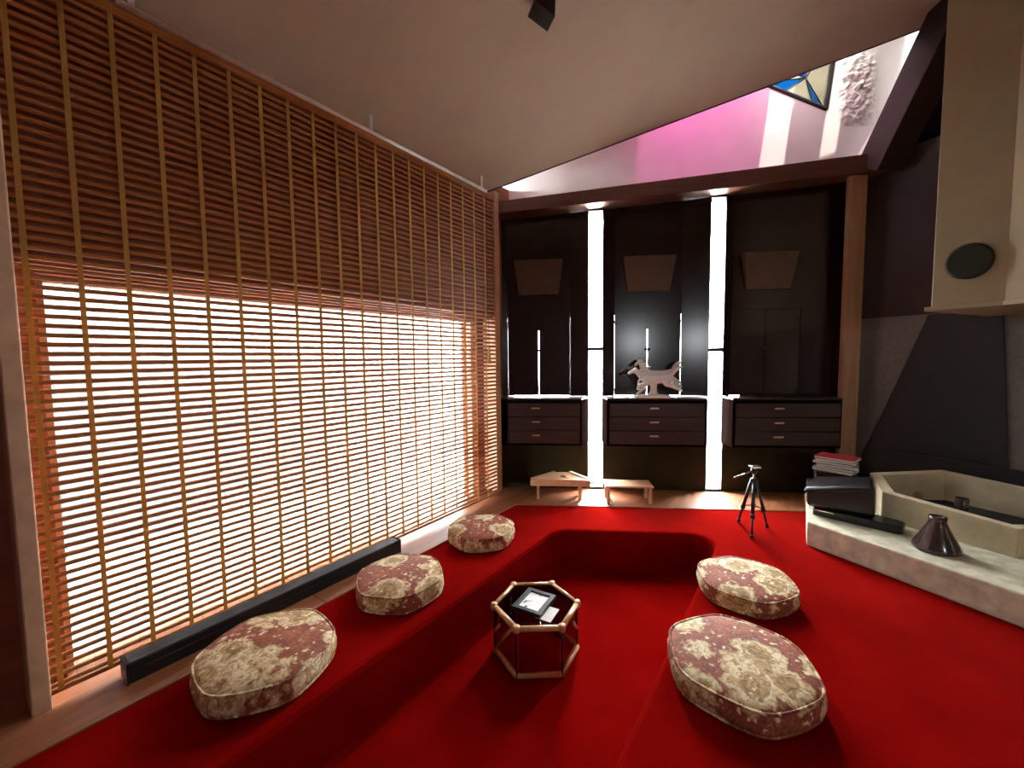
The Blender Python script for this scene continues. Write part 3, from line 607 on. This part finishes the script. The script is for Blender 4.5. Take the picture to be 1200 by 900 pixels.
MB().tube([(0.0, -0.01, 0.525), (-0.10, -0.03, 0.495), (-0.20, -0.05, 0.470)], [0.006, 0.006, 0.009], 8).build('pan_handle', 'chrome', tp, smooth=True)

# ------------------------------------------------------------------ fireplace
FRr = FRAME['R']
he = thing('hearth', 'raised pale stone hearth slab under the chimney hood', 'hearth', fw('R', -1.2, 3.40, 0), FRr)
hp = [(-0.70, 0.0), (2.2, 0.0), (2.2, 1.67), (-1.0, 1.67), (-1.40, 1.21)]
MB().prism(hp, 0.0, 0.192).build('slab', 'hearth_stone', he, bevel=0.012)
ba = thing('fire_basin', 'hexagonal tan stone fire basin standing on the hearth', 'fire basin', fw('R', -1.31, 4.45, 0.192), FRr)
ob = [(-0.36, -0.50), (0.34, -0.50), (0.66, -0.02), (0.36, 0.48), (-0.36, 0.48), (-0.66, -0.02)]
ib = [(x*0.86, y*0.86) for x, y in ob]; hts = [0.225, 0.195, 0.22, 0.25, 0.28, 0.24]
for k in range(6):
    o0, o1, i0, i1 = ob[k], ob[(k+1) % 6], ib[k], ib[(k+1) % 6]; h0, h1 = hts[k], hts[(k+1) % 6]
    MB().hexa([(*o0, 0), (*o1, 0), (*i1, 0), (*i0, 0)], [(*o0, h0), (*o1, h1), (*i1, h1), (*i0, h0)]).build('stone', 'basin_stone', ba, bevel=0.006)
MB().prism(ib, 0.0, 0.03).build('ash_bed', 'soot', ba)
cup = tag(MB().lathe([(0.030, 0), (0.036, 0.004), (0.040, 0.160), (0.034, 0.165), (0.03, 0.02)], 16).build('small_cup', 'vase_glaze', smooth=True, loc=fw('R', -1.375, 4.42, 0.222)), 'small dark cup standing inside the stone fire basin', 'cup')
va = tag(MB().lathe([(0.105, 0.0), (0.122, 0.012), (0.120, 0.030), (0.085, 0.100), (0.055, 0.165), (0.044, 0.195), (0.046, 0.228), (0.038, 0.230), (0.034, 0.19)], 28).build('conical_vase', 'vase_glaze', smooth=True, loc=fw('R', -1.245, 3.66, 0.193)), 'brown glazed cone-shaped vase with short neck on the hearth', 'vase')
# chimney hood: hexagonal plaster shaft
hd = thing('chimney_hood', 'tan plaster chimney hood hanging above the fire basin', 'chimney hood', fw('R', -1.0, 4.5, 1.80), FRr)
hx = [(-0.455, -0.52), (-0.10, -0.52), (0.45, -0.70), (1.3, -0.70), (1.3, 0.54), (-0.455, 0.54)]
MB().prism(hx, 0.03, lambda x, y: ceil_z('R', -1.0+x, 4.5+y)-1.80).build('shaft', 'hood_plaster', hd, bevel=0.006)
lip_o = [(-0.48, -0.55), (-0.10, -0.55), (0.45, -0.73), (1.3, -0.73), (1.3, 0.54), (-0.48, 0.54)]
MB().prism(lip_o, 0.0, 0.03).build('lip', 'hood_plaster', hd, bevel=0.004)
dd = MB().lathe([(0.118, 0.0), (0.118, 0.012), (0.106, 0.018), (0.02, 0.018)], 32); dd.v = [(x-0.272, -0.52-z, 0.315+y) for x, y, z in dd.v]; dd.build('round_vent', 'disc_bronze', hd)['label'] = 'dark round vent cover'
fb = thing('fireback', 'black steel fireback plate on the wall behind the basin', 'fireback', fw('R', -1.65, 5.06, 0.192), FRr)
MB().hexa([(-0.75, 0.0, 0.0), (0.35, 0.0, 0.0), (0.35, 0.018, 0.0), (-0.75, 0.018, 0.0)], [(-0.215, 0.0, 1.66), (0.245, 0.0, 1.66), (0.245, 0.018, 1.66), (-0.215, 0.018, 1.66)]).build('plate', 'black_steel', fb)
sp_ = tag(MB().box(-0.9, 1.2, -0.03, 0.0, 0.0, 0.36).build('stone_ledge', 'black_steel', loc=fw('R', -1.3, 5.05, 0.192), rot=(0, 0, FRr)), 'low black ledge along the wall behind the fire basin', 'ledge')
# bag, case, box and magazines at the end of the hearth
bg_ = thing('flat_case', 'flat black case lying under the black leather bag', 'case', fw('R', -1.76, 3.74, 0.193), FRr+0.28)
MB().prism(rounded([(-.24, -.10), (.30, -.10), (.30, .06), (-.24, .12)], [.02, .05, .05, .02], 4), 0.0, 0.062).build('body', 'black_leather', bg_, bevel=0.008)
MB().box(-.235, -.10, -.106, -.100, 0.045, 0.052).build('zip', 'chrome', bg_)
bag = thing('leather_bag', 'slumped black leather bag on the end of the hearth', 'bag', fw('R', -1.86, 3.72, 0.256), FRr+0.36)
MB().hexa([(-.19, -.10, 0), (.24, -.08, 0), (.20, .15, 0), (-.19, .18, 0)], [(-.20, -.10, .135), (.23, -.09, .235), (.20, .15, .255), (-.18, .18, .17)]).build('body', 'black_leather', bag, bevel=0.03, smooth=False)
MB().hexa([(-.212, -.122, .108), (.225, -.108, .205), (.205, .16, .225), (-.19, .19, .145)], [(-.205, -.105, .155), (.215, -.095, .252), (.195, .15, .272), (-.18, .18, .195)]).build('flap', 'black_leather', bag, bevel=0.022, smooth=True)
MB().box(-.2, -.192, -.104, -.09, .03, .10).build('buckle', 'chrome', bag)
bx_ = thing('storage_box', 'dark box behind the black leather bag carrying magazines', 'box', fw('R', -2.13, 4.20, 0.193), FRr+0.56)
MB().box(-.145, .145, -.13, .13, 0, .23).build('body', 'drawer_wood', bx_, bevel=0.005); MB().box(-.15, .15, -.135, .135, .232, .25).build('lid', 'drawer_wood', bx_, bevel=0.003)
for k in range(6):
    m_ = thing('magazine', ['magazine at the bottom of the stack on the dark box', 'magazine just above the bottom one of the stack', 'magazine low in the middle of the stack', 'magazine high in the middle of the stack', 'magazine just under the red covered one', 'red covered magazine on top of the stack behind the bag'][k], 'magazine',
               fw('R', -2.12+0.008*(k % 3), 4.19-0.006*(k % 2), 0.4445+0.0225*k), FRr+0.3+0.12*((k*37) % 5-2)/2, 'magazines stacked on the dark box')
    MB().box(-.142, .142, -.102, .102, 0.002, 0.0195).build('pages', 'paper', m_)
    MB().box(-.147, .147, -.107, .107, 0.0195, 0.0215).build('cover', 'red_cover' if k == 5 else ['cream_cover', 'black_plastic'][k % 2], m_)
    MB().box(-.147, .147, -.107, .107, 0.0, 0.002).build('back_cover', ['cream_cover', 'black_plastic'][k % 2], m_)

# ------------------------------------------------------------------ ceiling fixture, grey cloth
cl = thing('ceiling_spotlight', 'black angular spotlight fixed to the sloping ceiling', 'lamp', (0.20, 2.56, CEIL(Vector((0.20, 2.56, 0)))), 0.3)
MB().lathe([(0.05, -0.02), (0.05, 0.03)], 16).build('mount', 'black_plastic', cl)
MB().hexa([(-.075, -.07, -.085), (.055, -.07, -.145), (.055, .05, -.145), (-.075, .05, -.085)], [(-.03, -.07, -.015), (.06, -.07, -.015), (.06, .05, -.015), (-.03, .05, -.015)]).build('shade', 'black_plastic', cl, bevel=0.004)
gc = MB(); nf = 9
pts = [(0.0+0.022*k, -0.012*(k % 2)) for k in range(nf)]
gc.v = [(x, y, z) for z, sc_ in ((0.0, .9), (0.25, 1.05), (0.55, 0.8)) for x, y in [(p[0]*sc_, p[1]) for p in pts]]+[(x, y+0.006, z) for z, sc_ in ((0.0, .9), (0.25, 1.05), (0.55, 0.8)) for x, y in [(p[0]*sc_, p[1]) for p in pts]]
m0 = 3*nf
for j in range(2):
    for i in range(nf-1):
        k = j*nf+i; gc.f.append((k, k+1, k+nf+1, k+nf)); gc.f.append((m0+k, m0+k+nf, m0+k+nf+1, m0+k+1))
tag(gc.build('hanging_cloth', 'grey_cloth', smooth=True, loc=fw('L', -0.10, 2.78, 0.43), rot=(0, 0, FRAME['L'])), 'grey cloth hanging on the dark wall at the end of the blind', 'cloth')

# sampling portals on the openings (they give no light of their own)
def portal(fr, a, y, z, w, h, rot):
    ld = bpy.data.lights.new('daylight_portal', 'AREA'); ld.shape = 'RECTANGLE'; ld.size = w; ld.size_y = h; ld.cycles.is_portal = True
    o = bpy.data.objects.new('daylight_portal', ld); COL.objects.link(o); o.location = fw(fr, a, y, z); o.rotation_euler = rot; return o
portal('L', 1.79, 2.79, 0.96, 3.05, 1.92, (radians(-90), 0, FRAME['L']))
for (s0, s1) in SL: portal('B', (s0+s1)/2, 4.605, 1.57, s1-s0+0.01, 3.12, (radians(-90), 0, FRAME['B']))
pw_ = rp0+rdir*((W0+W1)/2); po = portal('W', pw_.x, pw_.y, (WZ0+WZ1)/2, W1-W0, WZ1-WZ0, (radians(90), 0, RROT))
po.location += Vector((rdir.y, -rdir.x, 0))*0.02
